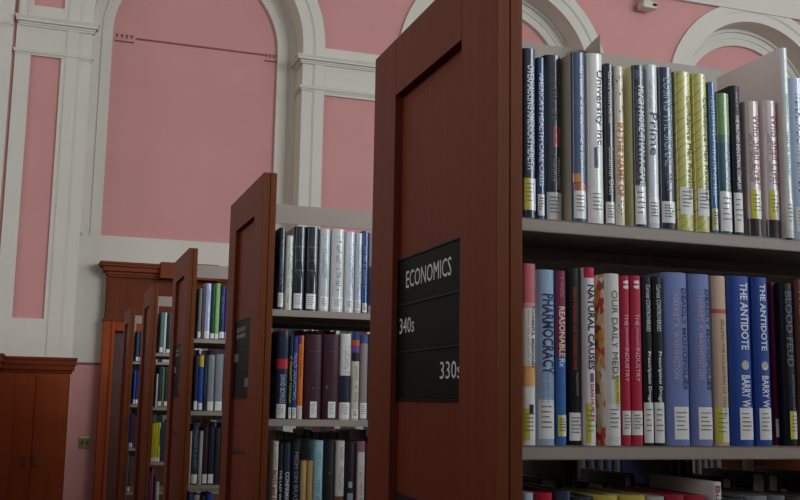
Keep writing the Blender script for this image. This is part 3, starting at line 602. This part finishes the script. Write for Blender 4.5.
(0.1697,0.1885,0.2271,0.003,'5c4a9a','m','purple book half hidden by the second end panel, third bookcase upper shelf',[('L',0.86,0.98,0.12,0.98,'w')]),
],
(3,2):[
(0.0500,0.0676,0.2308,0.003,'20284a','m','dark navy book at the left end of the third bookcase middle shelf',[('L',0.82,0.98,0.12,0.98,'w')]),
(0.0687,0.0884,0.2385,0.002,'2c4ea0','m','blue book with a yellow top on the third bookcase middle shelf',[('D',0,1,0.02,0.22,'d8b838'),('L',0.86,0.98,0.12,0.98,'w')]),
(0.0899,0.1046,0.2320,0.004,'1c2436','m','nearly black book left of the grey pair, third bookcase middle shelf',[('S',0.2,0.7,0.5,0.4,'5a6c90')]),
(0.1064,0.1355,0.2369,0.002,'8c9096','m','mid grey book, left one of the pair on the third bookcase middle shelf',[('L',0.83,0.99,0.12,0.98,'w')]),
(0.1389,0.1720,0.2409,0.002,'8c9096','m','mid grey book, right one of the pair on the third bookcase middle shelf',[('L',0.83,0.99,0.12,0.98,'w')]),
(0.1738,0.1943,0.2346,0.003,'3a4050','m','slate book beside the second end panel, third bookcase middle shelf',[]),
],
(3,3):[
(0.0435,0.0521,0.2216,0.003,'c8b898','m','cream book at the left end of the third bookcase lower shelf',[]),
(0.0531,0.0814,0.2530,0.002,'2c3a4c','g','tall blue-black book with pale print on the third bookcase lower shelf',[('S',0.1,0.7,0.5,0.4,'8a9cb0'),('L',0.83,0.98,0.08,0.95,'w')]),
(0.0842,0.0989,0.2219,0.003,'b8b4b0','m','thin pale grey book right of the tall blue-black one, third bookcase lower shelf',[]),
(0.0999,0.1217,0.2387,0.003,'331c24','m','dark maroon book on the third bookcase lower shelf',[('L',0.82,0.98,0.1,0.95,'w')]),
(0.1233,0.1487,0.2389,0.003,'1c2238','m','dark navy book on the third bookcase lower shelf',[('L',0.82,0.98,0.1,0.95,'w')]),
(0.1505,0.1738,0.2350,0.003,'2a2c30','m','charcoal book next to the second end panel, third bookcase lower shelf',[]),
],
(3,4):[
(0.0458,0.0665,0.2678,0.003,'2c4a80','m','blue book top at the left foot of the third bookcase',[]),
(0.0708,0.0957,0.2634,0.003,'b4b0a8','m','pale book top at the foot of the third bookcase',[]),
(0.1000,0.1208,0.2589,0.003,'2c2c34','m','dark book top at the foot of the third bookcase',[]),
(0.1246,0.1497,0.2668,0.003,'2a4aa0','m','deep blue book top at the foot of the third bookcase near its right',[]),
],
(4,1):[
(0.0585,0.0798,0.2346,0.003,'5c7878','m','grey-green book at the left end of the fourth bookcase upper shelf',[('L',0.86,0.98,0.12,0.98,'w')]),
(0.0808,0.0942,0.2325,0.002,'c8d8d0','m','thin whitish book on the fourth bookcase upper shelf',[]),
(0.0955,0.1236,0.2249,0.003,'1e2c2e','m','dark green-black book on the fourth bookcase upper shelf',[('L',0.9,0.99,0.12,0.98,'w')]),
],
(4,2):[
(0.0526,0.0632,0.1854,0.003,'c8c8c4','m','thin white book at the left end of the fourth bookcase middle shelf',[]),
(0.0643,0.0859,0.2254,0.003,'1e3c50','m','dark teal book on the fourth bookcase middle shelf',[('L',0.86,0.98,0.12,0.98,'w')]),
(0.0871,0.0971,0.2259,0.003,'7a8a50','m','thin olive book on the fourth bookcase middle shelf',[]),
(0.0982,0.1194,0.2263,0.003,'203838','m','dark green book beside the third end panel, fourth bookcase middle shelf',[('L',0.86,0.98,0.12,0.98,'w')]),
],
(4,3):[
(0.0435,0.0495,0.2123,0.002,'c9c42a','m','yellow volume, leftmost of the yellow set on the fourth bookcase',[('L',0.9,0.99,0.12,0.98,'w')]),
(0.0505,0.0614,0.2152,0.002,'c9c42a','m','yellow volume, second from left of the yellow set on the fourth bookcase',[('L',0.9,0.99,0.12,0.98,'w')]),
(0.0625,0.0758,0.2153,0.002,'c9c42a','m','yellow volume, third from left of the yellow set on the fourth bookcase',[('L',0.9,0.99,0.12,0.98,'w')]),
(0.0768,0.0923,0.2177,0.002,'c9c42a','m','yellow volume with dark bracket mark, rightmost of the yellow set on the fourth bookcase',[('D',0.6,1,0.15,0.6,'26242a'),('L',0.9,0.99,0.12,0.98,'w')]),
],
(4,4):[
(0.0435,0.0503,0.2432,0.003,'3a5ac0','m','blue book low on the fourth bookcase',[]),
(0.0513,0.0645,0.2651,0.003,'b03040','m','red book low on the fourth bookcase',[]),
(0.0677,0.0776,0.2264,0.004,'26262c','m','thin black book low on the fourth bookcase',[]),
(0.0803,0.0985,0.1933,0.003,'b8beb4','m','pale grey-green book low on the fourth bookcase',[]),
],
(5,1):[
(0.0570,0.0786,0.2186,0.003,'2c4468','m','dark blue book on the fifth bookcase upper shelf',[('L',0.85,0.98,0.12,0.98,'w')]),
(0.0800,0.1009,0.2123,0.003,'26344c','m','blue-black book beside the fourth end panel, fifth bookcase upper shelf',[('L',0.85,0.98,0.12,0.98,'w')]),
],
(5,2):[
(0.0551,0.0690,0.2444,0.003,'2c50b8','m','bright blue book on the fifth bookcase middle shelf',[('L',0.85,0.98,0.12,0.98,'w')]),
(0.0704,0.0891,0.2378,0.003,'26306a','m','dark blue book beside the fourth end panel, fifth bookcase middle shelf',[('L',0.85,0.98,0.12,0.98,'w')]),
],
(5,3):[
(0.0435,0.0495,0.2454,0.003,'2838a0','m','blue book on the fifth bookcase lower shelf',[('L',0.85,0.98,0.12,0.98,'w')]),
(0.0505,0.0683,0.2386,0.003,'303a60','m','slate blue book beside the fourth end panel, fifth bookcase lower shelf',[('L',0.85,0.98,0.12,0.98,'w')]),
],
(5,4):[
(0.0435,0.0495,0.2503,0.003,'8a9aa8','m','pale blue-grey book low on the fifth bookcase',[('L',0.85,0.98,0.12,0.98,'w')]),
(0.0505,0.0637,0.2433,0.003,'28303c','m','dark book low on the fifth bookcase',[('L',0.85,0.98,0.12,0.98,'w')]),
],
}
FAR={
(1,3):[
(0.2894,0.2980,0.2693,'2a3038','book with white page edges behind the lowest row, left one of the two'),
(0.2990,0.3069,0.2676,'30343c','book with white page edges behind the lowest row, right one of the two'),
(0.3094,0.3180,0.2676,'a8845c','tan paperback with its page edges showing behind the lowest row'),
(0.5006,0.5119,0.2672,'2a3a78','blue-covered book with white page edges behind the lowest row, leftmost of three'),
(0.5150,0.5295,0.2672,'2a3a78','blue-covered book with white page edges behind the lowest row, middle of three'),
(0.5336,0.5493,0.2672,'2a3a78','blue-covered book with white page edges behind the lowest row, rightmost of three'),
],
(2,2):[
(0.1857,0.2083,0.2739,'3a3a40','dark book, page edges outward, behind the thin books, second bookcase middle shelf'),
(0.2149,0.2345,0.2719,'b8b0a0','pale book, page edges outward, above the left maroon one'),
(0.2409,0.2589,0.2745,'6a6a72','grey book, page edges outward, above the left maroon one'),
(0.2770,0.2934,0.2758,'a8a496','cream book, page edges outward, above the right maroon one'),
(0.3001,0.3233,0.2751,'9a9a90','buff book, page edges outward, above the right maroon one'),
],
(2,3):[
(0.1422,0.1675,0.2609,'2c3c5c','dark blue book, page edges outward, behind the left end of the second bookcase lowest shelf'),
(0.1867,0.2017,0.2566,'b89c70','cream paperback, page edges outward, left of the orange ones behind the beige pair'),
(0.2029,0.2253,0.2474,'b0703c','orange-brown paperback edge behind the short beige pair'),
(0.2279,0.2521,0.2660,'3a3c44','black-covered book, page edges outward, behind the short beige pair'),
(0.2555,0.2814,0.2585,'3c5078','blue book, page edges outward, behind the pale teal one'),
(0.2858,0.3014,0.2509,'c8c4bc','small white paperback, page edges outward, right of the pale teal one'),
(0.3090,0.3352,0.2588,'a08a6c','tan paperback, page edges outward, left of the cream book, second bookcase lowest shelf'),
(0.3384,0.3648,0.2606,'a89878','tan paperback, page edges outward, above the cream book, second bookcase lowest shelf'),
(0.3679,0.3778,0.2670,'c8ccc8','thin white book, page edges outward, above the black book with two emblems'),
(0.4143,0.4310,0.2673,'a88a68','tan book, page edges outward, above the mauve book, second bookcase lowest shelf'),
],
(3,3):[
(0.1037,0.1285,0.2602,'b0b4b8','white book, page edges outward, above the tall blue-black book, third bookcase'),
(0.1508,0.1780,0.2674,'b03838','red paperback edge above the dark maroon book, third bookcase'),
(0.1832,0.2014,0.2520,'c8a838','yellow paperback edge above the dark navy book, third bookcase'),
],
(3,2):[
(0.0936,0.1141,0.2741,'b08078','pinkish paperback edge above the yellow topped book, third bookcase'),
(0.1438,0.1667,0.2734,'b0aca8','pale book, page edges outward, above the left grey book, third bookcase'),
],
}
for (r, s), L_ in BOOKS.items():
    for (x0, x1, h, ins, col, fin, lab, ex) in L_:
        make_book(r, x0, x1, h, YS+(r-1)*PITCH+ins, shelf_z(s), col, fin, lab, ex, group='books on the %s shelf of the %s bookcase' % (LEV[s], ORD[r]))
for (r, s), L_ in FAR.items():
    for (x0, x1, h, col, lab) in L_:
        make_book(r, x0, x1, h, YS+(r-1)*PITCH+.345+min(.16, h*.68), shelf_z(s), col, 'm', lab, [], True, group='books facing away on the far side of the %s bookcase' % ORD[r])
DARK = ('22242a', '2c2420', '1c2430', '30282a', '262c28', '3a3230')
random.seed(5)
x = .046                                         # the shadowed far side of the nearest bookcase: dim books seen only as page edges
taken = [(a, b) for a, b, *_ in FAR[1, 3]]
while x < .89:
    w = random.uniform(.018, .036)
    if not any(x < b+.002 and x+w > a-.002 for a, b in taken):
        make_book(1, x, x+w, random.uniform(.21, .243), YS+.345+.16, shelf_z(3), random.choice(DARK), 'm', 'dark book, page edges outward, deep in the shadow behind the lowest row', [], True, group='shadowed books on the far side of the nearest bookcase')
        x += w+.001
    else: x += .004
x = BOOKS[2, 3][-1][1]+.002
while x < 1.5:
    w = random.uniform(.018, .036)
    if x < .945 and x+w > .925: x = .945
    make_book(2, x, x+w, random.uniform(.21, .243), YS+PITCH+.004, shelf_z(3), random.choice(DARK), 'm', 'dark book on the second bookcase back, hidden behind the nearest one', [], group='hidden books on the lowest shelf of the second bookcase')
    x += w+.001
def hidden(spans, far):
    """one mesh of the remaining books: covers (material 0) round page blocks (material 1)"""
    m = MB()
    for r, s, x0, x1, h0, h1 in spans:
        x = max(x0, BOOKS[r, int(s)][-1][1]+.002) if isinstance(s, float) or s <= 3 and r >= 3 and (r, s) not in far else x0; z = shelf_z(s)+.0004
        y = YS+(r-1)*PITCH+(.345 if isinstance(s, int) and (r, s) in far else .004)
        while x < x1:
            w = random.uniform(.024, .042); h = random.uniform(h0, h1); d = .155
            if x < .945 and x+w > .925: x = .945
            a, b_ = (y, y+d)
            cm = random.choice((0, 0, 2, 3, 4, 5, 6))
            m.box(x, x+.0025, a, b_, z, z+h, cm).box(x+w-.0025, x+w, a, b_, z, z+h, cm)
            if isinstance(s, int) and (r, s) in far: m.box(x+.0025, x+w-.0025, b_-.0025, b_, z, z+h, cm).box(x+.0026, x+w-.0026, a+.003, b_-.003, z+.003, z+h-.003, 1)
            else: m.box(x+.0025, x+w-.0025, a, a+.0025, z, z+h, cm).box(x+.0026, x+w-.0026, a+.003, b_-.003, z+.003, z+h-.003, 1)
            x += w+.001
    return m
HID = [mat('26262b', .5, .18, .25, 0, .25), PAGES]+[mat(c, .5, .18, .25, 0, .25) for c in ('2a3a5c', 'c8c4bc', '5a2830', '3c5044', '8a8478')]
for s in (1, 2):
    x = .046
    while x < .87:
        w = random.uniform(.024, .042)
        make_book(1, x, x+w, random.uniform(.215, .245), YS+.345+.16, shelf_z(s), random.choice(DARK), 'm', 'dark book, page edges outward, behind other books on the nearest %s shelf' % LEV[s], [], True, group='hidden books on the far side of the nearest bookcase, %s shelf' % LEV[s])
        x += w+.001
st = hidden(((1, 4, .046, .88, .215, .245), (1, 1.0, .53, .9, .22, .245), (1, 2.0, .53, .9, .22, .245), (1, 3.0, .53, .9, .22, .245), (2, 1.0, .345, .9, .22, .245), (2, 2.0, .352, .9, .22, .245), (3, 2.0, .2, .6, .22, .245), (4, 1, .125, .5, .22, .245), (4, 2, .12, .5, .22, .245), (4, 3, .095, .5, .22, .245), (5, 1, .102, .4, .22, .245), (5, 2, .09, .4, .22, .245), (5, 3, .066, .4, .22, .245), (2, 1, .046, .8, .215, .245), (2, 2, .37, .8, .215, .245), (2, 3, .44, .8, .215, .245), (3, 2, .2, .5, .215, .245)), ((1, 4), (2, 1), (2, 2), (2, 3), (3, 2))).build('hidden_books', HID)
tag(st, 'books standing farther along the shelves, out of sight behind end panels and other books', 'books', kind='stuff')
st = hidden(((3, 1, .192, .95, .225, .245), (3, 3, .175, 1.0, .25, .265)), ()).build('hidden_books', HID)
tag(st, 'dark books on the third bookcase hidden behind the second bookcase', 'books', kind='stuff')
